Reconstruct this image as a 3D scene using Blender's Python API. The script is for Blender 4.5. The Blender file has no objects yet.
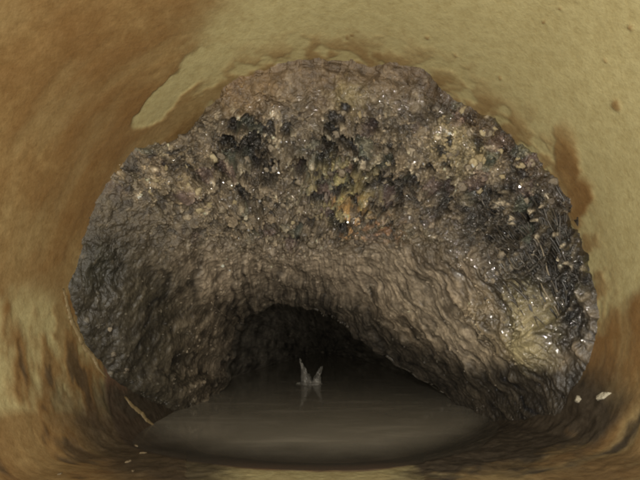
import bpy, bmesh, math, random
import numpy as np
from mathutils import Vector, Matrix

random.seed(7)
rng = np.random.default_rng(7)
scene = bpy.context.scene
col = scene.collection

# ------------------------------------------------------------------ camera, world, lamp, exposure
R = 0.5                       # pipe radius in metres
F, VX, VY = 420.0, 329.0, 322.0   # focal length and vanishing point, in photograph pixels (640 x 480)

cam_data = bpy.data.cameras.new("camera")
cam_data.sensor_width = 36.0
cam_data.lens = 36.0 * F / 640.0
cam_data.shift_x = -(VX - 320.0) / 640.0
cam_data.shift_y = (VY - 240.0) / 640.0
cam_data.clip_start = 0.01
cam_data.clip_end = 100.0
cam = bpy.data.objects.new("camera", cam_data)
col.objects.link(cam)
cam.location = (0, 0, 0)
cam.rotation_euler = (math.radians(90), 0, 0)
scene.camera = cam

world = bpy.data.worlds.new("World")
scene.world = world
world.use_nodes = True
world.node_tree.nodes["Background"].inputs[0].default_value = (0.02, 0.02, 0.02, 1)
world.node_tree.nodes["Background"].inputs[1].default_value = 0.05

# underground, no daylight: the only light is the LED ring of the inspection camera
LAMP_W = 9.3
N_LED = 6
for k in range(N_LED):
    a = 2 * math.pi * (k + 0.5) / N_LED
    ld = bpy.data.lights.new("led_lamp", 'SPOT')
    ld.energy = LAMP_W
    ld.color = (1.0, 0.95, 0.86)
    ld.spot_size = math.radians(150)
    ld.spot_blend = 1.0
    ld.shadow_soft_size = 0.014
    lo = bpy.data.objects.new("led_lamp", ld)
    col.objects.link(lo)
    lo.location = (0.075 * math.cos(a), -0.02, 0.075 * math.sin(a) + 0.02)
    lo.rotation_euler = (math.radians(90), 0, 0)

scene.cycles.filter_width = 2.3      # a small, soft inspection lens
scene.view_settings.view_transform = 'Standard'
scene.view_settings.look = 'None'
scene.view_settings.exposure = 0.0
scene.view_settings.gamma = 1.0
scene.view_settings.use_curve_mapping = False

# ------------------------------------------------------------------ helpers
_perm = np.random.default_rng(11).permutation(256).astype(np.int64)
_perm = np.concatenate([_perm, _perm, _perm])
_g = np.random.default_rng(12).normal(size=(256, 3))
_g /= np.linalg.norm(_g, axis=1, keepdims=True)

def perlin(P, scale=1.0, off=0.0):
    """gradient noise at points P (n, 3), about -1..1"""
    Q = P * scale + off
    i = np.floor(Q).astype(np.int64)
    f = Q - i
    u = f * f * f * (f * (f * 6 - 15) + 10)
    i &= 255
    out = 0.0
    for dx in (0, 1):
        wx = u[:, 0] if dx else 1 - u[:, 0]
        for dy in (0, 1):
            wy = u[:, 1] if dy else 1 - u[:, 1]
            for dz in (0, 1):
                wz = u[:, 2] if dz else 1 - u[:, 2]
                h = _perm[_perm[_perm[(i[:, 0] + dx) & 255] + ((i[:, 1] + dy) & 255)] + ((i[:, 2] + dz) & 255)]
                g = _g[h]
                d = g[:, 0] * (f[:, 0] - dx) + g[:, 1] * (f[:, 1] - dy) + g[:, 2] * (f[:, 2] - dz)
                out = out + wx * wy * wz * d
    return out * 1.6

def fbm(P, scale, octaves=3, off=0.0):
    s, a, t = 0.0, 1.0, 0.0
    for k in range(octaves):
        s = s + a * perlin(P, scale * 2 ** k, off + 17.3 * k)
        t += a
        a *= 0.5
    return s / t

def worley(P, scale, off=0.0):
    """distance to the nearest of jittered cell points (n,), and a random value of that cell"""
    Q = P * scale + off
    base = np.floor(Q).astype(np.int64)
    best = np.full(len(P), 9.0)
    val = np.zeros(len(P))
    for dx in (-1, 0, 1):
        for dy in (-1, 0, 1):
            for dz in (-1, 0, 1):
                c = base + np.array([dx, dy, dz])
                m = c & 255
                h = _perm[_perm[_perm[m[:, 0]] + m[:, 1]] + m[:, 2]]
                jit = np.stack([_perm[h + 1], _perm[h + 57], _perm[h + 113]], 1) / 255.0
                d = np.linalg.norm(c + jit - Q, axis=1)
                k = d < best
                best[k] = d[k]
                val[k] = _perm[h + 201][k] / 255.0
    return best, val

def smooth(a, b, x):
    t = np.clip((x - a) / (b - a), 0, 1)
    return t * t * (3 - 2 * t)

def blob(px, py, cx, cy, rx, ry, ang=0.0, soft=0.5):
    """1 inside an ellipse in picture measures, 0 outside"""
    c, s = math.cos(math.radians(ang)), math.sin(math.radians(ang))
    u = ((px - cx) * c + (py - cy) * s) / rx
    v = (-(px - cx) * s + (py - cy) * c) / ry
    return 1 - smooth(1 - soft, 1 + soft, np.sqrt(u * u + v * v))

def at(px, py, d):
    """the point that stands d metres down the pipe in direction of a picture position"""
    return Vector(((px - VX) / F * d, d, -(py - VY) / F * d))

def project(V):
    d = np.maximum(V[:, 1], 0.3 * R)
    return VX + F * V[:, 0] / d, VY - F * V[:, 2] / d

def grid_faces(n, m, wrap=False):
    i = np.arange(n - 1)[:, None]
    jn = m if wrap else m - 1
    j = np.arange(jn)[None, :]
    j2 = (j + 1) % m
    a = i * m + j; b = i * m + j2; c = (i + 1) * m + j2; d = (i + 1) * m + j
    return np.stack([a, b, c, d], -1).reshape(-1, 4)

def mesh_np(name, V, Fc, smooth_shade=True):
    me = bpy.data.meshes.new(name)
    k = Fc.shape[1]
    me.vertices.add(len(V)); me.vertices.foreach_set("co", V.astype(np.float32).ravel())
    me.loops.add(Fc.size); me.loops.foreach_set("vertex_index", Fc.astype(np.int32).ravel())
    me.polygons.add(len(Fc))
    me.polygons.foreach_set("loop_start", np.arange(0, Fc.size, k, dtype=np.int32))
    me.polygons.foreach_set("use_smooth", np.full(len(Fc), smooth_shade))
    me.update(calc_edges=True)
    me.validate()
    return me

def attr_f(me, name, v):
    a = me.attributes.new(name, 'FLOAT', 'POINT'); a.data.foreach_set("value", v.astype(np.float32))

def attr_c(me, name, v):
    a = me.attributes.new(name, 'FLOAT_COLOR', 'POINT')
    c = np.ones((len(v), 4), np.float32); c[:, :3] = v
    a.data.foreach_set("color", c.ravel())

def obj(name, me, mat, parent=None, **props):
    o = bpy.data.objects.new(name, me)
    col.objects.link(o)
    if mat is not None:
        if len(me.materials) == 0:
            me.materials.append(mat)
    if parent is not None:
        o.parent = parent
    for k, v in props.items():
        o[k] = v
    return o

def grid_normals(V, n, m):
    G = V.reshape(n, m, 3)
    du = np.gradient(G, axis=0); dv = np.gradient(G, axis=1)
    N = np.cross(du, dv).reshape(-1, 3)
    N /= np.linalg.norm(N, axis=1, keepdims=True) + 1e-12
    return N

# ------------------------------------------------------------------ materials
class NT:
    def __init__(self, name):
        self.m = bpy.data.materials.new(name); self.m.use_nodes = True
        self.t = self.m.node_tree; self.t.nodes.clear()
        self.out = self.t.nodes.new("ShaderNodeOutputMaterial")
        self.bsdf = self.t.nodes.new("ShaderNodeBsdfPrincipled")
        self.t.links.new(self.bsdf.outputs[0], self.out.inputs[0])
        self.co = self.t.nodes.new("ShaderNodeTexCoord").outputs["Object"]
    def n(self, kind, **kw):
        x = self.t.nodes.new(kind)
        for k, v in kw.items(): setattr(x, k, v)
        return x
    def link(self, a, b): self.t.links.new(a, b)
    def noise(self, scale, detail=4, rough=0.55, vec=None):
        x = self.n("ShaderNodeTexNoise")
        x.inputs["Scale"].default_value = scale; x.inputs["Detail"].default_value = detail
        x.inputs["Roughness"].default_value = rough
        self.link(vec or self.co, x.inputs["Vector"])
        return x.outputs["Fac"]
    def ramp(self, fac, stops):
        x = self.n("ShaderNodeValToRGB")
        e = x.color_ramp.elements
        while len(e) < len(stops): e.new(0.5)
        for s, (p, c) in zip(e, stops):
            s.position = p
            s.color = (c, c, c, 1) if isinstance(c, (int, float)) else (*c, 1)
        self.link(fac, x.inputs[0])
        return x.outputs[0]
    def mix(self, fac, a, b, mode='MIX'):
        x = self.n("ShaderNodeMix", data_type='RGBA', blend_type=mode)
        for s, v in ((x.inputs[0], fac), (x.inputs[6], a), (x.inputs[7], b)):
            if isinstance(v, (int, float)): s.default_value = v
            elif isinstance(v, tuple): s.default_value = (*v, 1)
            else: self.link(v, s)
        return x.outputs[2]
    def attr(self, name, out="Fac"):
        x = self.n("ShaderNodeAttribute", attribute_name=name)
        return x.outputs[out]
    def bump(self, h, strength, dist, prev=None):
        x = self.n("ShaderNodeBump")
        x.inputs["Strength"].default_value = strength; x.inputs["Distance"].default_value = dist
        self.link(h, x.inputs["Height"])
        if prev is not None: self.link(prev, x.inputs["Normal"])
        return x.outputs[0]
    def set(self, **kw):
        for k, v in kw.items():
            s = self.bsdf.inputs[k.replace("_", " ")]
            if isinstance(v, (int, float)): s.default_value = v
            elif isinstance(v, tuple): s.default_value = (*v, 1) if len(v) == 3 else v
            else: self.link(v, s)

def mat_pipe():
    t = NT("pipe_wall")
    st = t.attr("stain"); sl = t.attr("sludge")
    n0 = t.noise(4.5, 5, 0.6); n1 = t.noise(9, 6, 0.6); n2 = t.noise(60, 5, 0.65); n3 = t.noise(320, 3, 0.5)
    cream = t.mix(t.ramp(n1, [(0.3, 0.0), (0.75, 1.0)]), (0.270, 0.230, 0.112), (0.308, 0.266, 0.132))
    cream = t.mix(t.ramp(n2, [(0.36, 0.35), (0.56, 0.0)]), cream, (0.205, 0.16, 0.068))
    brown = t.mix(t.ramp(n1, [(0.3, 0.0), (0.7, 1.0)]), (0.152, 0.091, 0.033), (0.200, 0.128, 0.050))
    brown = t.mix(t.ramp(n2, [(0.36, 0.45), (0.6, 0.0)]), brown, (0.105, 0.058, 0.021))
    brown = t.mix(t.ramp(n0, [(0.42, 0.75), (0.58, 0.0)]), brown, (0.130, 0.070, 0.024))
    c = t.mix(st, cream, brown)
    c = t.mix(t.attr("silt"), c, t.mix(n2, (0.075, 0.042, 0.024), (0.125, 0.073, 0.043)))
    c = t.mix(sl, c, t.mix(n2, (0.012, 0.009, 0.006), (0.060, 0.046, 0.030)))
    c = t.mix(t.ramp(t.noise(150, 4, 0.7), [(0.36, 0.35), (0.52, 0.0)]), c, t.mix(1.0, c, (0.72, 0.66, 0.58), 'MULTIPLY'))
    t.set(Base_Color=c, Roughness=t.ramp(n2, [(0.3, 0.30), (0.7, 0.55)]), IOR=1.45)
    b = t.bump(n2, 0.3, 0.006)
    t.set(Normal=t.bump(n3, 0.22, 0.0016, b))
    return t.m

def mat_deposit(name="deposit", dark=1.0):
    t = NT(name)
    c = t.attr("tint", "Color")
    n1 = t.noise(45, 5, 0.65); n2 = t.noise(190, 4, 0.6); n3 = t.noise(520, 2, 0.5)
    c = t.mix(t.ramp(n1, [(0.28, 1.0), (0.6, 0.0)]), c, t.mix(1.0, c, (0.42, 0.40, 0.38), 'MULTIPLY'))
    c = t.mix(t.ramp(n2, [(0.55, 0.0), (0.78, 0.55)]), c, t.mix(1.0, c, (2.3, 2.25, 2.1), 'MULTIPLY'))
    w = t.attr("wet")
    r = t.mix(w, t.ramp(n2, [(0.3, 0.42), (0.7, 0.7)]), t.ramp(n2, [(0.3, 0.12), (0.7, 0.4)]))
    t.set(Base_Color=c, Roughness=r, IOR=1.5, Coat_Weight=t.ramp(w, [(0.15, 0.0), (0.8, 1.0)]), Coat_Roughness=0.05, Coat_IOR=1.5)
    b1 = t.n("ShaderNodeBump"); b1.inputs["Distance"].default_value = 0.006
    t.link(n2, b1.inputs["Height"]); t.link(t.ramp(t.attr("soft"), [(0.0, 0.6), (1.0, 0.22)]), b1.inputs["Strength"])
    b2 = t.n("ShaderNodeBump"); b2.inputs["Distance"].default_value = 0.0024
    t.link(n3, b2.inputs["Height"]); t.link(t.ramp(w, [(0.1, 0.3), (0.8, 0.9)]), b2.inputs["Strength"]); t.link(b1.outputs[0], b2.inputs["Normal"])
    t.set(Normal=b2.outputs[0])
    return t.m

def mat_lump(name, c0, c1, r0=0.16, r1=0.5):
    t = NT(name)
    oi = t.n("ShaderNodeObjectInfo")
    n1 = t.noise(1.1, 4, 0.6); n2 = t.noise(3, 4, 0.6)
    c = t.mix(oi.outputs["Random"], c0, c1)
    c = t.mix(t.ramp(n1, [(0.35, 0.7), (0.6, 0.0)]), c, t.mix(1.0, c, (0.45, 0.42, 0.39), 'MULTIPLY'))
    t.set(Base_Color=c, Roughness=t.ramp(n2, [(0.3, r0), (0.7, r1)]), IOR=1.45)
    t.set(Normal=t.bump(n2, 0.5, 0.01))
    return t.m

TRICKLE_FOOT = ((310 - VX) / F * 3.4 * R, 3.4 * R, -0.5 * R)
def mat_water():
    t = NT("murky_water")
    n1 = t.noise(14, 2, 0.5); n2 = t.noise(5, 3, 0.55)
    c = t.mix(n2, (0.150, 0.134, 0.100), (0.215, 0.192, 0.148))
    mp = t.n("ShaderNodeMapping"); t.link(t.co, mp.inputs[0]); mp.inputs["Scale"].default_value = (0.45, 1.6, 1)
    film = t.noise(13, 6, 0.65, mp.outputs[0])
    c = t.mix(t.ramp(film, [(0.5, 0.0), (0.68, 0.5)]), c, (0.29, 0.26, 0.20))
    t.set(Base_Color=c, Roughness=t.ramp(film, [(0.4, 0.04), (0.7, 0.22)]), IOR=1.333, Alpha=t.attr("murk"))
    # rings spreading from the foot of the trickle
    sub = t.n("ShaderNodeVectorMath", operation='DISTANCE'); t.link(t.co, sub.inputs[0]); sub.inputs[1].default_value = TRICKLE_FOOT
    def m_(op, a, b):
        x = t.n("ShaderNodeMath", operation=op)
        for k, v in ((0, a), (1, b)):
            if v is None: continue
            if isinstance(v, (int, float)): x.inputs[k].default_value = v
            else: t.link(v, x.inputs[k])
        return x.outputs[0]
    wave = m_('MULTIPLY', m_('SINE', m_('MULTIPLY', sub.outputs["Value"], 150.0), None), m_('POWER', 2.718, m_('MULTIPLY', sub.outputs["Value"], -6.0)))
    b = t.bump(n1, 0.16, 0.004)
    t.set(Normal=t.bump(wave, 0.07, 0.003, b))
    return t.m

def mat_trickle():
    t = NT("foaming_trickle")
    n1 = t.noise(40, 4, 0.6)
    t.set(Base_Color=t.mix(n1, (0.13, 0.12, 0.10), (0.33, 0.305, 0.26)), Roughness=0.25, IOR=1.33, Alpha=t.ramp(n1, [(0.36, 0.12), (0.66, 0.8)]))
    t.set(Normal=t.bump(n1, 0.5, 0.004))
    return t.m

M_PIPE = mat_pipe()
M_DEP = mat_deposit()
M_WATER = mat_water()
M_TRICKLE = mat_trickle()
M_STONE = mat_lump("wet_stone", (0.085, 0.068, 0.048), (0.23, 0.19, 0.13))
M_TAN = mat_lump("tan_scale", (0.22, 0.17, 0.085), (0.36, 0.30, 0.18), 0.3, 0.6)
M_GRIT = mat_lump("wet_grit", (0.05, 0.042, 0.033), (0.17, 0.145, 0.11), 0.1, 0.4)
M_ROOT = mat_lump("wet_root", (0.010, 0.009, 0.007), (0.045, 0.036, 0.024), 0.25, 0.5)
M_LIP = mat_lump("tan_crust", (0.17, 0.125, 0.06), (0.20, 0.15, 0.075), 0.4, 0.6)
M_FLAKE = mat_lump("brown_flake", (0.13, 0.095, 0.05), (0.22, 0.17, 0.10), 0.3, 0.6)
M_PALE = mat_lump("pale_chip", (0.36, 0.32, 0.23), (0.42, 0.38, 0.28), 0.25, 0.5)

# ------------------------------------------------------------------ pipe, with the settled floor that dips into the pool
ZW = -0.5 * R                      # water level
def pool_edge(x):
    """how far down the pipe the pool starts at x (all in metres)"""
    u = x / R
    return R * (1.42 + 0.78 * np.abs(u) ** 2.2 * np.where(u < 0, 0.55, 1.0))

def floor_z(x, y):
    d = pool_edge(x) - y
    z = ZW + np.where(d > 0, 0.085 * d, 0.30 * d)
    z = z + 0.25 * R * np.clip(np.where(x < 0, -x / R - 0.72, x / R - 0.6), 0, 1) ** 1.5
    return np.maximum(z, ZW - 0.18 * R)

def smax(a, b, k):
    h = np.clip(0.5 + 0.5 * (a - b) / k, 0, 1)
    return b * (1 - h) + a * h + k * h * (1 - h)

def drip_space(V):
    a = np.arctan2(V[:, 0], -V[:, 2])           # angle from the pipe's lowest line: marks are drawn out down the wall
    return np.stack([a * R * 0.38, V[:, 1], np.zeros(len(V))], 1)

def wall_stain(px, py, V):
    wob = fbm(V, 9.0, 4, 3.1) * 26
    wob2 = fbm(V, 30.0, 3, 9.7) * 9
    qx, qy = px + wob + wob2, py + fbm(V, 9.0, 4, 41.0) * 26 + wob2
    left = smooth(42, -42, qx - (232 - 0.75 * qy))                       # broad brown film of the left wall
    left = np.maximum(left, smooth(12, -12, qx - 205) * smooth(20, 50, qy))
    tex = 0.5 + 0.5 * fbm(drip_space(V), 16.0, 4, 5.5)
    low = smooth(255, 330, qy) * smooth(330, 200, qx)
    left = left * (1 - 0.95 * low * smooth(0.36, 0.58, tex)) * (0.80 + 0.2 * smooth(0.3, 0.6, tex))
    # bare patch where the film has come off
    rx, ry = px + wob * 0.25 + wob2 * 0.5, py + wob * 0.2 + wob2 * 0.4
    bare = np.maximum(blob(rx, ry, 166, 96, 45, 13, -42, .10), blob(rx, ry, 208, 62, 30, 14, -30, .2))
    left = left * (1 - bare)
    right = smooth(-16, 16, (qx - 640) * 0.95 + (qy - 300) * 1.0 + 4)
    right = right * smooth(300, 330, px) * smooth(270, 300, py)
    right = right * (0.72 + 0.28 * smooth(0.35, 0.55, tex))
    spot = blob(px + wob2 * 1.3, py + wob2 * 2, 566, 168, 15, 46, -4, .25) * (0.75 + 0.25 * smooth(0.4, 0.6, tex))
    spot = np.maximum(spot, blob(px + wob2 * 1.2, py + wob2, 578, 200, 13, 24, 10, .3))
    for cx, cy, r in ((617, 105, 4), (619, 108, 3), (630, 27, 2.2), (428, 38, 1.6), (347, 37, 2), (352, 35, 1.4), (543, 22, 1.4), (500, 78, 1.4), (560, 9, 1.2), (605, 60, 1.3), (455, 55, 1.2)):
        spot = np.maximum(spot, 0.85 * blob(px + wob2 * .3, py + wob2 * .3, cx, cy, r, r * 1.3, 0, .5))
    rim = 0.75 * smooth(300, 266, np.hypot(px - VX, py - VY) + wob2 * 2.2) * smooth(0.36, 0.56, 0.5 + 0.5 * fbm(V, 26.0, 3, 15.0))
    return np.clip(np.maximum.reduce([left, right, spot, rim]) * (1 - 0.95 * bare), 0, 1), tex

nt = 900
ys = np.concatenate([np.linspace(-3.0 * R, 0.55 * R, 14)[:-1], np.linspace(0.55 * R, 2.3 * R, 420)[:-1], np.linspace(2.3 * R, 7.5 * R, 70)])
th = np.linspace(0, 2 * np.pi, nt, endpoint=False)
Y, T = np.meshgrid(ys, th, indexing='ij')
V = np.stack([np.sin(T).ravel() * R, Y.ravel(), np.cos(T).ravel() * R], 1)
low = V[:, 2] < 0.05 * R
zf = floor_z(V[:, 0], V[:, 1])
V[:, 2] = np.where(low, smax(V[:, 2], zf, 0.10 * R), V[:, 2])
px, py = project(V)
stain, tex = wall_stain(px, py, V)
# silt ring round the pool and wet sludge on the floor either side of it
dE = V[:, 1] - pool_edge(V[:, 0])
nz = fbm(V, 14.0, 4, 77.0)
onfloor = smooth(0.12 * R, -0.02 * R, V[:, 2] - (ZW + 0.10 * R))
ring = smooth(-0.035 * R, 0.0, dE + 0.02 * R * nz) * smooth(0.2, -0.1, V[:, 2])
sl_l = np.maximum(blob(px + nz * 30, py + nz * 30, 148, 446, 95, 42, 28, .4), 1.25 * blob(px + nz * 20, py + nz * 20, 160, 408, 62, 26, 14, .4))
sl_r = np.maximum(blob(px + nz * 34, py + nz * 30, 515, 418, 112, 54, -10, .35), blob(px + nz * 34, py + nz * 30, 475, 442, 80, 32, -20, .35))
dk = smooth(0.44, 0.34, tex + 0.1 * nz)
grime = 0.75 * dk * smooth(300, 380, py) * np.maximum(smooth(150, 90, px), smooth(480, 560, px)) + 0.35 * smooth(400, 470, py + 30 * nz) * smooth(470, 540, px)
sludge = np.clip(np.maximum.reduce([0.85 * sl_l, 1.1 * sl_r, grime, smooth(0.35 * R, 0.7 * R, dE)]), 0, 1)
streaky = smooth(0.62, 0.40, tex + 0.12 * nz)
stain = np.maximum(stain, 0.9 * smooth(0.1, 0.5, blob(px + nz * 30, py, 100, 470, 120, 46, 14, .6)))
stain = np.maximum(stain, streaky * smooth(250, 300, py) * smooth(210, 120, px))
stain = np.where((py > 440) & (px > 185) & (px < 425), stain * 0.25, stain)
N = V * np.array([-1, 0, -1]); N /= np.linalg.norm(N, axis=1, keepdims=True)
h = 0.006 * R * stain * (0.4 + tex) + 0.004 * R * fbm(V, 5.0, 3, 1.0)
lowr = smooth(300, 420, py) * smooth(430, 560, px)
lowl = smooth(300, 420, py) * smooth(220, 60, px)
h += R * lowr * (0.022 * fbm(V, 8.0, 3, 8.8) + 0.007 * np.abs(fbm(V, 24.0, 3, 18.8))) + 0.007 * R * lowl * fbm(drip_space(V), 14.0, 4, 6.1)
h += sludge * 0.012 * R * (1 - ring) * fbm(V, 22.0, 3, 2.2)
V = V + N * h[:, None]
me = mesh_np("sewer_pipe", V, grid_faces(len(ys), nt, True)[:, ::-1])
attr_f(me, "stain", stain); attr_f(me, "sludge", sludge); attr_f(me, "silt", ring)
pipe = obj("sewer_pipe_wall", me, M_PIPE, kind="structure")
PV = V.reshape(len(ys), nt, 3)

def on_pipe(px_, py_):
    """pipe surface point and inward normal seen at a picture position"""
    q, w = project(PV.reshape(-1, 3))
    ok = (PV.reshape(-1, 3)[:, 1] > 0.3 * R) & (PV.reshape(-1, 3)[:, 1] < 2.3 * R)
    k = int(np.argmin(np.where(ok, (q - px_) ** 2 + (w - py_) ** 2, 1e9)))
    p = PV.reshape(-1, 3)[k]
    i, j = divmod(k, nt)
    a = PV[min(i + 2, len(ys) - 1), j] - PV[i - 2, j]
    b = PV[i, (j + 2) % nt] - PV[i, (j - 2) % nt]
    n = np.cross(a, b); n /= np.linalg.norm(n)
    if np.dot(n, p * np.array([1, 0, 1])) > 0: n = -n
    return Vector(p), Vector(n)

# far end of the pipe and the end behind the camera, closed
def disc(name, y):
    bm = bmesh.new()
    bmesh.ops.create_circle(bm, cap_ends=True, radius=R * 1.05, segments=48)
    bmesh.ops.rotate(bm, verts=bm.verts, matrix=Matrix.Rotation(math.pi / 2, 3, 'X'))
    bmesh.ops.translate(bm, verts=bm.verts, vec=(0, y, 0))
    m = bpy.data.meshes.new(name); bm.to_mesh(m); bm.free()
    return m
obj("sewer_pipe_end_wall", disc("end", 7.45 * R), M_PIPE, kind="structure")
obj("sewer_pipe_rear_wall", disc("rear", -2.95 * R), M_PIPE, kind="structure")

# ------------------------------------------------------------------ water
wx = np.linspace(-1.0 * R, 1.0 * R, 160)
wy = np.linspace(1.30 * R, 7.3 * R, 300)
WY, WX = np.meshgrid(wy, wx, indexing='ij')
WV = np.stack([WX.ravel(), WY.ravel(), np.full(WX.size, ZW)], 1)
me = mesh_np("pool_water", WV, grid_faces(len(wy), len(wx))[:, ::-1])
depth = ZW - floor_z(WV[:, 0], WV[:, 1])
attr_f(me, "murk", 0.12 + 0.83 * smooth(0.02 * R, 0.115 * R, depth + 0.012 * R * fbm(WV, 8.0, 3, 5.0)))
obj("pool_water", me, M_WATER, kind="structure")

# ------------------------------------------------------------------ the deposit that blocks the pipe
deposit = bpy.data.objects.new("pipe_blockage", None)
col.objects.link(deposit)
deposit.location = (0, 0, 0)
deposit["label"] = "wet grey brown mass of hardened sludge and grit choking the pipe above the pool"
deposit["category"] = "blockage"

ctrl = np.array([  # phi, contact radius in picture, opening x, y, depth/R
    (-160, 140, 212, 450, 2.9), (-140, 148, 216, 420, 2.9), (-124, 166, 221, 400, 2.95), (-115, 192, 223, 388, 3.0), (-109, 220, 225, 380, 3.0), (-103, 242, 226, 374, 3.0),
    (-92, 264, 229, 356, 3.0), (-83, 278, 232, 345, 3.0), (-60, 286, 242, 327, 2.95), (-46, 280, 250, 317, 2.92), (-41, 264, 254, 314, 2.9), (-37, 248, 257, 312, 2.9),
    (-30, 258, 263, 308, 2.9), (-22, 274, 270, 305, 2.9), (-12, 279, 279, 303, 2.9), (10, 277, 300, 305, 2.85), (20, 278, 312, 310, 2.85), (27, 266, 320, 314, 2.85), (36, 270, 333, 321, 2.85),
    (50, 277, 352, 332, 2.85), (60, 283, 366, 345, 2.85), (78, 290, 396, 365, 2.8), (92, 286, 426, 385, 2.7), (105, 276, 456, 406, 2.6), (122, 240, 480, 428, 2.5),
    (140, 200, 495, 450, 2.4), (160, 165, 505, 475, 2.3)])
NU, NS, NTUN = 1100, 560, 70
tt = np.linspace(0, 1, NU)
phi = np.interp(tt, np.linspace(0, 1, 200), np.linspace(-160, 160, 200))
def sm(c):
    y = np.interp(phi, ctrl[:, 0], c)
    k = np.hanning(23); k /= k.sum()
    return np.convolve(np.pad(y, 11, mode='edge'), k, 'valid')
rc = sm(ctrl[:, 1]); ox, oy, od = sm(ctrl[:, 2]), sm(ctrl[:, 3]), sm(ctrl[:, 4]) * R
pn = np.stack([np.cos(np.radians(phi)) * 3, np.sin(np.radians(phi)) * 3, np.zeros(NU)], 1)
ox = ox + 5 * perlin(pn, 2.5, 21.0); oy = oy + 4 * perlin(pn, 3.0, 31.0)
rc0, rc = rc, rc + 4 * perlin(pn, 1.6, 2.0) + 1.8 * perlin(pn, 5.0, 8.0) + 0.5 * perlin(pn, 14.0, 5.0)
cr = 1.06 * R
kw = np.hanning(181); kw /= kw.sum()
dc = F * R / np.convolve(np.pad(rc0, 90, mode='edge'), kw, 'valid'); dce = F * R / rc   # dents of the rim stay local
sp = np.radians(phi)
C3 = np.stack([np.sin(sp) * cr, dc, np.cos(sp) * cr], 1)
cx, cy = VX + F * C3[:, 0] / dc, VY - F * C3[:, 2] / dc
s = np.linspace(0, 1, NS)[:, None]
e = 0.35 * s + 0.65 * s ** 3
dd = dc[None] + (od - dc)[None] * e + (dce - dc)[None] * np.exp(-np.maximum(s - 0.15, 0) / 0.06)
ix = cx[None] + (ox - cx)[None] * s; iy = cy[None] + (oy - cy)[None] * s
S1 = np.stack([(ix - VX) / F * dd, dd, -(iy - VY) / F * dd], -1)
# the hollow behind the opening
q = np.linspace(0, 1, NTUN + 1)[1:, None]
Qe = S1[-1]
cxm, czm = np.mean(Qe[:, 0]), -0.55 * R
wid = (1 + 0.22 * smooth(0, 0.2, q)) * (1 - 0.93 * q ** 1.6)
S2 = np.stack([cxm + (Qe[None, :, 0] - cxm) * wid, Qe[None, :, 1] + (6.9 * R - Qe[None, :, 1]) * q,
               czm + (Qe[None, :, 2] - czm) * wid], -1)
cap = S2[-1:] * np.array([0.02, 1, 0.02]) + np.array([cxm, 0.05 * R, -0.6 * R])
S = np.concatenate([S1, S2, cap], 0)
NR = S.shape[0]
V0 = S.reshape(-1, 3)
px, py = project(V0)
sv = np.concatenate([np.repeat(s[:, 0], NU), np.full((NTUN + 1) * NU, 1.0)])
tun = np.concatenate([np.zeros(NS * NU), np.repeat(np.append(q[:, 0], 1.0), NU)])
N = -grid_normals(V0, NR, NU)
flip = (N * -V0).sum(1) < 0
print("normal flips", flip.mean())
if flip.mean() > 0.5: N = -N

# coordinates in picture-sized units, laid along the mass itself (x, z at contact depth)
P = V0 / R
edge = smooth(0.0, 0.05, sv)
edge2 = smooth(0.02, 0.28, sv)
lower = smooth(235, 275, py) * smooth(0.25, 0.5, sv)          # smoother drawn-out underside
lower = np.maximum(lower, 0.85 * smooth(250, 300, py) * smooth(330, 420, px))
upper = 1 - lower
leftlow = smooth(230, 150, px) * smooth(220, 300, py)

big = fbm(P, 2.4, 3, 4.0)
mid = fbm(P, 7.0, 3, 14.0)
fine = fbm(P, 60.0, 2, 24.0)
w1, v1 = worley(P + 0.012 * np.stack([mid, fine, mid], 1), 17.0, 3.0)
w2, v2 = worley(P + 0.006 * np.stack([fine, mid, fine], 1), 38.0, 8.0)
# streaks drawn down and outwards from above the opening
ang = np.radians(np.interp(px, [80, 200, 290, 340, 420, 560], [115, 112, 92, 70, 50, 60]))
along = P[:, 0] * np.cos(ang) - P[:, 2] * np.sin(ang)
cross = P[:, 0] * np.sin(ang) + P[:, 2] * np.cos(ang)
SP = np.stack([cross * 24 + 1.5 * mid, along * 3.2, P[:, 1] * 1.2], 1)
streak = fbm(SP, 1.0, 3, 51.0)
SP2 = np.stack([cross * 70 + 2 * mid, along * 8.0, P[:, 1] * 3.0], 1)
streak2 = fbm(SP2, 1.0, 2, 61.0)

rough_zone = np.clip(np.maximum.reduce([
    blob(px, py, 370, 175, 95, 60, 0, .6), blob(px, py, 490, 160, 75, 55, 40, .6), blob(px, py, 250, 150, 60, 40, 0, .6),
    blob(px, py, 165, 170, 55, 35, 0, .6), blob(px, py, 530, 250, 65, 80, 0, .6), blob(px, py, 300, 215, 110, 35, 0, .6)]), 0, 1)
WP = P + 0.035 * np.stack([mid, fbm(P, 8.0, 2, 19.0), fbm(P, 8.0, 2, 29.0)], 1) + 0.012 * np.stack([fine, fbm(P, 40.0, 1, 7.0), fine], 1)
w0, v0 = worley(WP, 9.0, 5.0)
gran = smooth(-0.30, 0.40, fbm(P, 4.5, 3, 66.0) + 0.45 * rough_zone - 0.15)
crum = 0.0
for k_, (sc_, am_) in enumerate(((9.0, 1.0), (18.0, 0.62), (37.0, 0.38), (75.0, 0.2))):
    crum = crum + am_ * (np.abs(perlin(WP, sc_, 13.0 * k_ + 3.3)) * 2 - 0.5)     # crumpled: sharp creases, rounded swells
ee = 0.35 * edge + 0.65 * edge2
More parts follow.
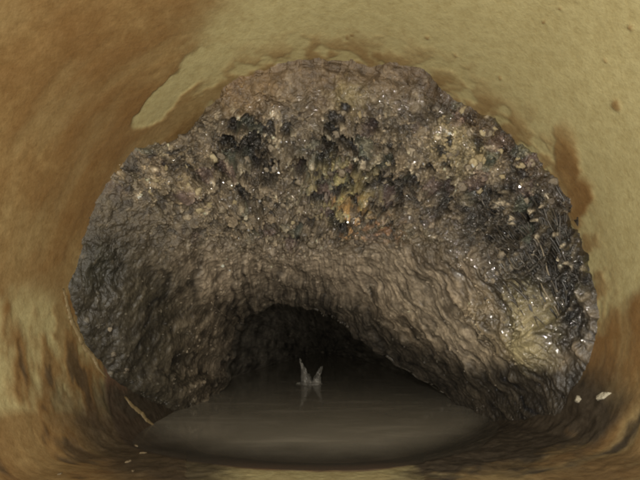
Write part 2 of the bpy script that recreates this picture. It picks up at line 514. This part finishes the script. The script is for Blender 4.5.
# one raised body across the crown, with a lower shoulder to its left
crown = smooth(-14, 14, px + 14 * mid + 5 * fine - (178 + 0.22 * np.clip(py - 120, -60, 200) + 10 * np.sin(py / 17.0))) * smooth(250, 190, py + 20 * mid)
disp = 0.035 * R * (crown - 0.45) * edge2 * smooth(250, 190, py) + 0.030 * R * (0.5 - w0) * v0 * edge2 * upper + 0.045 * R * big * edge2 + 0.026 * R * mid * edge2
disp += ee * R * (0.012 + 0.042 * rough_zone * gran + 0.012 * gran) * crum * (0.15 + 0.85 * upper) * (1 - 0.55 * leftlow)
disp -= 0.045 * R * np.exp(-np.maximum(sv - 0.147, 0) / 0.035)             # the rim rolls back to the wall
disp += upper * ee * R * gran * ((0.006 + 0.020 * rough_zone) * (0.55 - w1) * (0.3 + v1) + (0.004 + 0.014 * rough_zone) * (0.55 - w2) * (0.3 + v2))
disp += lower * R * (0.019 * streak * (0.5 + 0.8 * gran) + 0.007 * streak2 + gran * 0.008 * (0.55 - w2) * v2)
disp += R * 0.004 * fine * edge
fold_zone = np.maximum(blob(px, py, 550, 270, 48, 82, -8, .4), 0.6 * blob(px, py, 478, 230, 26, 55, 20, .5))
fa = np.radians(np.interp(px, [460, 520, 590], [75, 118, 108]))
fal = P[:, 0] * np.cos(fa) - P[:, 2] * np.sin(fa); fcr = P[:, 0] * np.sin(fa) + P[:, 2] * np.cos(fa)
fold = 1 - 2 * np.abs(fbm(np.stack([fcr * 15 + mid, fal * 3.2, P[:, 1] * 2], 1), 1.0, 2, 71.0))
disp += R * 0.045 * (fold - 0.45) * fold_zone * edge2
# ledge over the right shoulder, lobe over the left
shoulder = blob(px + 8 * mid, py + 8 * big, 470, 118, 120, 13, 39, .6)
disp += 0.035 * R * shoulder * edge
pits = [(250, 152, 15, 16, 20), (236, 148, 8, 13, -10), (330, 152, 10, 14, 0), (388, 186, 26, 12, 10), (408, 184, 12, 17, 0), (345, 132, 13, 8, 0),
        (300, 166, 12, 8, 0), (478, 212, 12, 34, 25), (520, 225, 24, 16, 0), (560, 285, 26, 40, -20), (535, 300, 14, 28, -20), (505, 190, 15, 9, -30),
        (268, 172, 10, 9, 0), (566, 230, 12, 26, -15), (440, 200, 9, 22, 15)]
pit = np.zeros(len(P))
jx, jy = px + 16 * mid + 9 * fine, py + 16 * fbm(P, 7.0, 3, 90.0) + 9 * fine
for a_, b_, c_, d_, g_ in pits:
    pit = np.maximum(pit, blob(jx, jy, a_, b_, c_, d_, g_, .5))
pit *= smooth(0.16, 0.34, sv)
spit = np.zeros(len(P))
prg = random.Random(5)
for k_ in range(125):
    zx, zy, zrx, zry = prg.choice([(365, 165, 75, 55), (365, 180, 60, 50), (260, 150, 55, 35), (500, 180, 60, 50), (330, 215, 70, 25)])
    r_ = prg.uniform(2.2, 5.5)
    spit = np.maximum(spit, blob(px + 5 * fine + 4 * mid, py + 5 * crum, zx + prg.gauss(0, .5) * zrx, zy + prg.gauss(0, .5) * zry, r_ * prg.uniform(.7, 1.6), r_, prg.uniform(0, 90), .4))
disp -= 0.032 * R * spit * edge2
disp -= 0.052 * R * pit
chunk = [(462, 150, 22, 24, 0), (438, 140, 12, 14, 0), (490, 222, 16, 10, 0), (352, 205, 16, 24, 0), (530, 345, 16, 22, 0), (495, 335, 16, 26, -30)]
ch = np.zeros(len(P))
for a_, b_, c_, d_, g_ in chunk:
    ch = np.maximum(ch, blob(jx, jy, a_, b_, c_, d_, g_, .5))
disp += 0.03 * R * ch * edge
disp *= np.where(tun > 0, 0.5, 1.0) * np.where(tun > 0.97, 0.0, 1.0)
V1 = V0 + N * disp[:, None]

# colours of the stuff, with shade, sheen, glints and haze painted into some
base = np.array([0.108, 0.090, 0.062])
tint = np.tile(base, (len(P), 1))
def lay(m, c):
    global tint
    m = np.clip(m, 0, 1)[:, None]
    tint = tint * (1 - m) + np.array(c) * m
lay(0.45 + 0.9 * mid, (0.070, 0.058, 0.041))
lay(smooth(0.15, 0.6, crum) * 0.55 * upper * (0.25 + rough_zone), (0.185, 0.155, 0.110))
lay(smooth(-0.25, -0.75, crum) * 0.75 * upper * (0.25 + rough_zone), (0.022, 0.019, 0.015))  # shade of the creases put into the tint
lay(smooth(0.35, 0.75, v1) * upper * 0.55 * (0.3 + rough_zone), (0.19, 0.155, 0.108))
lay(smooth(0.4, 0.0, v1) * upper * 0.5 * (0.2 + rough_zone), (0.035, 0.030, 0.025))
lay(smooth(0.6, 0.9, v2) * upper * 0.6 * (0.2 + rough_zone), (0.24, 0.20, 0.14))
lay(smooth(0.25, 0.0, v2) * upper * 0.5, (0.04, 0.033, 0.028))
browntop = smooth(130, 70, py + 20 * mid) * smooth(120, 200, px)
lay(browntop * 0.55, (0.125, 0.085, 0.048))
lay(lower * 0.85 * (0.65 + streak), (0.235, 0.195, 0.145))
lay(lower * smooth(0.15, -0.4, streak) * 0.5, (0.06, 0.048, 0.036))
lay(blob(jx, jy, 300, 275, 130, 26, 0, .6) * 0.7, (0.33, 0.28, 0.22))  # silvery sheen of the band above the opening, painted as pale tint
lay(blob(jx, jy, 240, 85, 40, 25, 0, .6) * 0.5, (0.17, 0.115, 0.055))
lay(blob(jx, jy, 350, 95, 22, 14, 0, .6) * 0.6, (0.20, 0.17, 0.085))
lay(blob(jx, jy, 465, 148, 30, 30, 0, .6) * 0.65, (0.235, 0.20, 0.115))
lay(blob(jx, jy, 352, 200, 16, 28, 0, .6) * 0.85 * smooth(0.2, 0.6, v2), (0.50, 0.31, 0.11))
lay(blob(jx, jy, 345, 188, 30, 30, 0, .6) * 0.6 * smooth(0.4, 0.7, v1), (0.42, 0.38, 0.17))
lay(blob(jx, jy, 330, 170, 40, 35, 0, .6) * 0.5 * smooth(0.6, 0.9, v2), (0.11, 0.15, 0.13))
lay(blob(jx, jy, 370, 230, 30, 14, 0, .6) * 0.5 * smooth(0.4, 0.8, v2), (0.30, 0.15, 0.07))
lay(blob(jx, jy, 165, 172, 52, 26, 0, .6) * 0.5 * smooth(0.3, 0.7, v2), (0.25, 0.20, 0.125))
lay(blob(jx, jy, 530, 340, 22, 30, 0, .6) * 0.7, (0.24, 0.20, 0.115))
lay(blob(jx, jy, 500, 330, 30, 40, -30, .6) * 0.5, (0.19, 0.155, 0.09))
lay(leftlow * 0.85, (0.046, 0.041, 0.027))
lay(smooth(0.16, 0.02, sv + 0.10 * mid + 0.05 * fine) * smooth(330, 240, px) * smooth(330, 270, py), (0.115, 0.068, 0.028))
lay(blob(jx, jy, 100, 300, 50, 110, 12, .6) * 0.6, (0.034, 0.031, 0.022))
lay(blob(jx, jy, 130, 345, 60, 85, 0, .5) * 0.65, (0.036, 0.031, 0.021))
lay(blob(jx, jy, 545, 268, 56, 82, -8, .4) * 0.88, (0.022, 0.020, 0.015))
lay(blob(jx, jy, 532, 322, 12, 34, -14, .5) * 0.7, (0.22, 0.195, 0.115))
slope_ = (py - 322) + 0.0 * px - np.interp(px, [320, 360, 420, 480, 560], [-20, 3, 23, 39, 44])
lay(smooth(-16, 10, slope_ + 14 * mid) * smooth(290, 330, px) * 0.95, (0.026, 0.022, 0.016))  # wet sludge plus the shade low on the right slope, both in the tint
lay(blob(jx, jy, 100, 264, 20, 26, 10, .6) * 0.7, (0.022, 0.022, 0.015))  # dark tint in place of a shaded hollow
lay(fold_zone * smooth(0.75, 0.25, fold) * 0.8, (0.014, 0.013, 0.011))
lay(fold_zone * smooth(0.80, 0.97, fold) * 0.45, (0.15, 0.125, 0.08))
lay(spit * 0.9, (0.012, 0.011, 0.010))  # small pits also shaded black in the tint
lay(blob(jx, jy, 430, 305, 75, 22, 42, .6) * 0.6, (0.32, 0.275, 0.21))  # the painted sheen carried on down to the right
lay(smooth(0.20, 0.15, sv + 0.03 * mid) * smooth(400, 440, px) * smooth(300, 200, py) * 0.75, (0.03, 0.022, 0.014))  # contact shade along the right rim, painted as a dark line
lay(pit * 0.85, (0.016, 0.015, 0.013))  # shade of the pits painted in, on top of their depth
lay(smooth(0.55, 1.0, shoulder) * 0.6, (0.075, 0.052, 0.032))
fl = smooth(0.74, 0.84, v2) * smooth(0.55, 0.25, w2) * smooth(-0.3, 0.3, crum)
lay(fl * upper * (0.15 + 0.85 * rough_zone), (0.52, 0.46, 0.35))  # pale flecks of grit, also painted glints
lay(smooth(0.72, 0.78, v1) * smooth(0.84, 0.78, v1) * upper * rough_zone * 0.5, (0.10, 0.12, 0.095))
lay(smooth(0.10, 0.14, v1) * smooth(0.22, 0.18, v1) * upper * rough_zone * 0.45, (0.16, 0.11, 0.105))
lay(blob(jx, jy, 531, 328, 17, 36, -14, .6) * 0.75, (0.30, 0.265, 0.155))
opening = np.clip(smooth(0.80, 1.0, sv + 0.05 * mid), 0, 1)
lay(opening * 0.75, (0.06, 0.053, 0.043))  # shade gathering towards the opening, painted into the tint
lay(np.where(tun > 0, 0.9, 0), (0.17, 0.16, 0.138))  # walls of the hollow tinted greyer to paint in its haze
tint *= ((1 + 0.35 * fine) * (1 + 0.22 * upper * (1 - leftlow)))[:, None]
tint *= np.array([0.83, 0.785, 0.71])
tint *= np.clip(1 + lower * (1.1 * streak + 1.0 * streak2), 0.25, 2.2)[:, None]
lay(lower * smooth(0.82, 0.95, v2) * smooth(0.5, 0.2, w2) * 0.6 * smooth(10, -20, np.where(px > 310, slope_, -50)) * (1 - leftlow), (0.30, 0.25, 0.18))
tint *= (1 - 0.35 * upper * smooth(0.45, 0.8, w1) * (0.3 + rough_zone))[:, None]  # gaps between grains shaded in the tint
glint = np.maximum.reduce([blob(px, py, 370, 165, 85, 60, 0, .7), blob(px, py, 500, 180, 75, 70, 30, .7), 0.7 * blob(px, py, 250, 150, 60, 40, 0, .7), 0.5 * blob(px, py, 540, 290, 50, 60, 0, .5)])
wet = np.clip(0.14 + 0.25 * rough_zone * gran + 1.1 * glint * smooth(-0.35, 0.25, fbm(P, 11.0, 3, 88.0) + 0.2) + 0.3 * pit - 0.05 * lower + 0.25 * fold_zone - 0.25 * leftlow, 0, 1)
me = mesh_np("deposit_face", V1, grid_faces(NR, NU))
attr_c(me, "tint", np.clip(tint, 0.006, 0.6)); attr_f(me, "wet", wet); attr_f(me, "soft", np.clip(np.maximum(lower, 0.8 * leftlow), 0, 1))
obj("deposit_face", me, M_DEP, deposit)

vis = np.where((tun == 0) & (V1[:, 2] > ZW + 0.01) & (sv > 0.03) & (sv < 0.92) & (np.hypot(V1[:, 0], V1[:, 2]) < 0.985 * R))[0]
qx_, qy_ = project(V1)

# stones and lumps stuck in the face, each its own piece
def stone_mesh(name, seed, flat=0.75, sub=2):
    bm = bmesh.new()
    bmesh.ops.create_icosphere(bm, subdivisions=sub, radius=1.0)
    r_ = np.random.default_rng(seed)
    co = np.array([v.co[:] for v in bm.verts])
    n_ = fbm(co, 0.9, 2, seed * 3.7) * 0.8 + fbm(co, 2.3, 1, seed * 1.7) * 0.45
    if sub > 2: n_ = n_ + 0.22 * fbm(co, 5.0, 3, seed * 2.1)
    sc = np.array([1.0, r_.uniform(.65, 1.0), r_.uniform(.5, flat)])
    for v, k in zip(bm.verts, n_):
        v.co = Vector(np.array(v.co[:]) * (1 + k) * sc)
    for f in bm.faces: f.smooth = True
    m = bpy.data.meshes.new(name); bm.to_mesh(m); bm.free()
    return m

def place(name, me_, p, n, size, parent=None, sink=0.25, spin=None, stretch=(1, 1, 1)):
    o = bpy.data.objects.new(name, me_)
    col.objects.link(o)
    rot = Vector(n).to_track_quat('Z', 'Y').to_matrix().to_4x4()
    sp_ = Matrix.Rotation(random.uniform(0, 6.28) if spin is None else spin, 4, 'Z')
    o.matrix_world = Matrix.Translation(Vector(p) - Vector(n) * size * sink) @ rot @ sp_ @ Matrix.Diagonal((size * stretch[0], size * stretch[1], size * stretch[2], 1))
    if parent is not None: o.parent = parent
    return o

stone_sets = {}
for key, mt in (("stone", M_STONE), ("tan", M_TAN), ("grit", M_GRIT)):
    stone_sets[key] = []
    for k in range(6):
        m = stone_mesh(key, 10 + k + len(key) * 7); m.materials.append(mt); stone_sets[key].append(m)

dens = (0.15 + rough_zone * 1.2 + 1.2 * blob(px, py, 490, 150, 60, 45, 35, .5) + 0.5 * blob(px, py, 165, 170, 55, 30, 0, .5)) * (1 - 0.75 * lower) * edge * (1 - 0.7 * pit)
dens *= (V0[:, 1] / R) ** 0.5 * (1 - 0.85 * fold_zone)
wv = dens[vis]; wv = wv / wv.sum()
pick = rng.choice(vis, 170, replace=False, p=wv)
tanw = np.maximum(blob(px, py, 470, 150, 55, 40, 20, .5), 0.6 * blob(px, py, 160, 170, 45, 25, 0, .5))
for k in pick:
    d_ = V1[k, 1]
    size = rng.uniform(2.6, 4.6) * (1.35 if rng.random() < .18 else 1.0) * d_ / F
    fam = "tan" if rng.random() < 0.15 + 0.6 * tanw[k] else "stone"
    place("stone" if fam == "stone" else "scale_lump", random.choice(stone_sets[fam]), V1[k], N[k], size, deposit, 0.3)

# grit too fine to count, one piece
g_n = 6000
gp = rng.choice(vis, g_n, p=wv)
ico = bmesh.new(); bmesh.ops.create_icosphere(ico, subdivisions=1, radius=1.0)
iv = np.array([v.co[:] for v in ico.verts]); ifc = np.array([[v.index for v in f.verts] for f in ico.faces]); ico.free()
gs = rng.uniform(0.7, 1.8, g_n) * V1[gp, 1] / F
st3 = rng.uniform(0.55, 1.35, (g_n, 1, 3))
jit = rng.uniform(0.7, 1.25, (g_n, 12, 1))
GV = (V1[gp] + N[gp] * gs[:, None] * 0.2)[:, None, :] + iv[None] * jit * st3 * gs[:, None, None]
GF = ifc[None] + (np.arange(g_n) * 12)[:, None, None]
me = mesh_np("grit", GV.reshape(-1, 3), GF.reshape(-1, 3), False)
gc = np.clip(tint[gp] * rng.uniform(0.6, 1.9, (g_n, 1)), 0.01, 0.4)
attr_c(me, "tint", np.repeat(gc, 12, 0)); attr_f(me, "wet", np.repeat(wet[gp], 12))
obj("grit", me, M_DEP, deposit, kind="stuff")

# drawn-out tubes for the trickle
def tube_mesh(name, pts, rad, sides=7):
    pts = [Vector(p) for p in pts]
    vs, fs = [], []
    for i, p in enumerate(pts):
        t = (pts[min(i + 1, len(pts) - 1)] - pts[max(i - 1, 0)]).normalized()
        u = t.cross(Vector((0.3, 1, 0.2))).normalized(); w = t.cross(u)
        r_ = rad[i] if hasattr(rad, '__len__') else rad
        for k in range(sides):
            a = 2 * math.pi * k / sides
            vs.append(p + (u * math.cos(a) + w * math.sin(a)) * r_)
    for i in range(len(pts) - 1):
        for k in range(sides):
            a, b = i * sides + k, i * sides + (k + 1) % sides
            fs.append((a, b, b + sides, a + sides))
    fs.append(tuple(reversed(range(sides)))); fs.append(tuple(range((len(pts) - 1) * sides, len(pts) * sides)))
    m = bpy.data.meshes.new(name); m.from_pydata([v[:] for v in vs], [], fs)
    m.polygons.foreach_set("use_smooth", [True] * len(m.polygons))
    return m

def nearest(px_, py_):
    k = vis[np.argmin((qx_[vis] - px_) ** 2 + (qy_[vis] - py_) ** 2)]
    return V1[k], N[k]

srg = random.Random(21)
for k in range(70):
    x_, y_ = srg.uniform(468, 560), srg.uniform(175, 285)
    L = srg.uniform(35, 85); n_ = 12
    wob_, ph_ = srg.uniform(1, 4), srg.uniform(0, 6)
    raw = []
    for i in range(n_):
        p, n = nearest(x_ + wob_ * math.sin(ph_ + i * .7), y_)
        raw.append(np.array(p) - np.array(n) * 0.0005)
        a_ = math.radians(np.interp(x_, [468, 520, 560, 592], [40, 52, 72, 100]) + 8 * math.sin(ph_ + i * .4))
        x_ += math.cos(a_) * L / n_; y_ += math.sin(a_) * L / n_
    raw = np.array(raw)
    for _ in range(3): raw[1:-1] = 0.25 * raw[:-2] + 0.5 * raw[1:-1] + 0.25 * raw[2:]
    r0 = srg.uniform(0.4, 1.15)
    rad = [r0 * (0.15 + 0.85 * math.sin(math.pi * (0.05 + 0.93 * i / (n_ - 1))) ** 1.3) * srg.uniform(.8, 1.2) * raw[i][1] / F for i in range(n_)]
    m = tube_mesh("root_strand", raw, rad, 6); m.materials.append(M_STONE if srg.random() < .06 else M_ROOT)
    obj("root_strand", m, None, deposit)

# ------------------------------------------------------------------ trickle falling into the pool
DT = 3.40 * R
tr = bpy.data.objects.new("water_trickle", None); col.objects.link(tr)
base_p = at(310, VY + F * (-ZW) / DT, DT)
tr.location = base_p
tr["label"] = "pale forked trickle of water falling into the pool inside the dark opening"
tr["category"] = "trickle"

def splash(name, cx_, dy, r_foot, r_top, hgt, peak, seed):
    """a thin torn sheet of water standing in a ring, highest towards the angle 'peak'"""
    na, nh = 48, 14
    aa = np.linspace(0, 2 * np.pi, na, endpoint=False)
    tn = fbm(np.stack([np.cos(aa), np.sin(aa), np.full(na, seed)], 1), 2.2, 3, seed)
    top = hgt * (0.42 + 0.58 * (0.5 + 0.5 * np.cos(aa - peak)) ** 1.3) * (1 + 0.6 * tn)
    vs = []
    for i in range(nh):
        f_ = i / (nh - 1)
        rr_ = r_foot * (1 - f_) ** 2 + (r_foot * 0.55 + (r_top - r_foot * 0.55) * f_ ** 1.5) * (1 - (1 - f_) ** 2)
        rr_ = rr_ * (1 + 0.25 * fbm(np.stack([np.cos(aa), np.sin(aa), np.full(na, seed + 3 * f_)], 1), 2.0, 2, seed + 9))
        lean = 2.2 * f_ ** 2
        vs.append(np.stack([np.cos(aa) * rr_ + lean * np.cos(peak), np.sin(aa) * rr_, top * f_ - 1.5], 1))
    V_ = np.concatenate(vs) * (DT / F) + np.array([(cx_ - 310) / F * DT, dy, 0])
    m = mesh_np(name, V_, grid_faces(nh, na, True)); m.materials.append(M_TRICKLE)
    o = obj(name, m, None, tr)
    so = o.modifiers.new("skin", 'SOLIDIFY'); so.thickness = 0.7 * DT / F; so.offset = 0
splash("splash_sheet", 307, 0.0, 7.0, 5.0, 23, math.pi, 3.0)
splash("splash_sheet", 316, 0.0, 5.5, 4.2, 18, 0.25, 5.0)
bm = bmesh.new()
bmesh.ops.create_icosphere(bm, subdivisions=3, radius=1.0)
for v in bm.verts:
    v.co = Vector((v.co.x * 11, v.co.y * 9, v.co.z * 2.4)) * (DT / F) * (1 + 0.35 * math.sin(v.co.x * 6 + 1) * math.cos(v.co.y * 5))
for f in bm.faces: f.smooth = True
m = bpy.data.meshes.new("foam"); bm.to_mesh(m); bm.free(); m.materials.append(M_TRICKLE)
obj("foam", m, None, tr)

# ------------------------------------------------------------------ crust edges peeling off the left wall
def lip(pts, label, w=2.2):
    ps = []
    for a, b in zip(pts[:-1], pts[1:]):
        for f_ in np.linspace(0, 1, 8, endpoint=False):
            ps.append((a[0] + (b[0] - a[0]) * f_, a[1] + (b[1] - a[1]) * f_))
    ps.append(pts[-1])
    vs, fs = [], []
    prof = [(-1.0, -0.35), (-0.9, 0.25), (-0.2, 0.6), (0.5, 0.9), (0.95, 0.75), (1.0, 0.1), (0.7, -0.35)]
    n_ = len(ps)
    P3 = [on_pipe(*p) for p in ps]
    for i, (p, n) in enumerate(P3):
        t = (P3[min(i + 1, n_ - 1)][0] - P3[max(i - 1, 0)][0]).normalized()
        side = t.cross(n).normalized()
        if side.y < 0: side = -side
        f_ = i / (n_ - 1)
        ww = w * (0.25 + 0.75 * math.sin(math.pi * min(1, max(0.03, f_))) ** 0.6) * (1 + 0.25 * math.sin(i * 1.7) * math.cos(i * .6)) * p.y / F
        for u, hgt in prof:
            vs.append(p + side * u * ww + n * (hgt * ww * 0.7))
    k = len(prof)
    for i in range(n_ - 1):
        for j in range(k):
            a, b = i * k + j, i * k + (j + 1) % k
            fs.append((a, b, b + k, a + k))
    fs.append(tuple(range(k))); fs.append(tuple(range((n_ - 1) * k, n_ * k)))
    m = bpy.data.meshes.new("crust_edge"); m.from_pydata([v[:] for v in vs], [], fs)
    m.polygons.foreach_set("use_smooth", [True] * len(m.polygons))
    m.materials.append(M_LIP)
    obj("crust_edge", m, None, None, label=label, category="crust")
lip([(63, 288), (66, 300), (69, 313), (72, 323), (79, 336), (84, 348), (93, 357), (98, 368), (107, 378)], "long pale crust edge curling off the wall beside the blockage's dark left flank")
lip([(124, 396), (131, 405), (141, 413), (147, 421), (158, 428)], "short pale crust edge lying just above the pool's left margin", 2.3)

# ------------------------------------------------------------------ loose pieces on the pipe floor
def wedge_mesh(name, seed, mat):
    r_ = random.Random(seed)
    bm = bmesh.new()
    pts = []
    k = r_.randint(5, 7)
    for i in range(k):
        a = 2 * math.pi * i / k + r_.uniform(-.3, .3)
        rad_ = r_.uniform(.65, 1.1)
        pts.append((math.cos(a) * rad_ * 1.5, math.sin(a) * rad_ * .7))
    lo_ = [bm.verts.new((x, y, -0.15)) for x, y in pts]
    hi_ = [bm.verts.new((x * .8, y * .8, r_.uniform(.2, .5))) for x, y in pts]
    bm.faces.new(list(reversed(lo_))); bm.faces.new(hi_)
    for i in range(k):
        bm.faces.new((lo_[i], lo_[(i + 1) % k], hi_[(i + 1) % k], hi_[i]))
    bmesh.ops.bevel(bm, geom=bm.edges[:], offset=0.06, segments=1, affect='EDGES')
    m = bpy.data.meshes.new(name); bm.to_mesh(m); bm.free(); m.materials.append(mat)
    return m
flakes = [wedge_mesh("scale_flake", 40 + k, M_FLAKE) for k in range(5)]
for fx, fy, fs_ in ((136, 446, 3), (143, 453, 2.6), (128, 462, 3.2), (133, 471, 2.4), (60, 474, 2.6)):
    p, n = on_pipe(fx, fy)
    o = place("scale_flake", random.choice(flakes), p, n, fs_ * p.y / F, None, 0.05)
    o["label"] = "small tan flake of scale lying on the brown floor at the pool's left end"
    o["category"] = "flake"; o["group"] = "tan flakes on the floor left of the pool"

p, n = on_pipe(602, 397)
o = place("white_chip", wedge_mesh("white_chip", 91, M_PALE), p, n, 7.5 * p.y / F, None, 0.12, 0.5)
o["label"] = "bright white chip stuck to the wall at the blockage's lower right end"; o["category"] = "chip"
p, n = on_pipe(578, 400)
m = stone_mesh("pale_pebble", 95, 0.8); m.materials.append(M_PALE)
o = place("pale_pebble", m, p, n, 4.5 * p.y / F, None, 0.0)
o["label"] = "small pale pebble beside the white chip, in dark sludge"; o["category"] = "pebble"
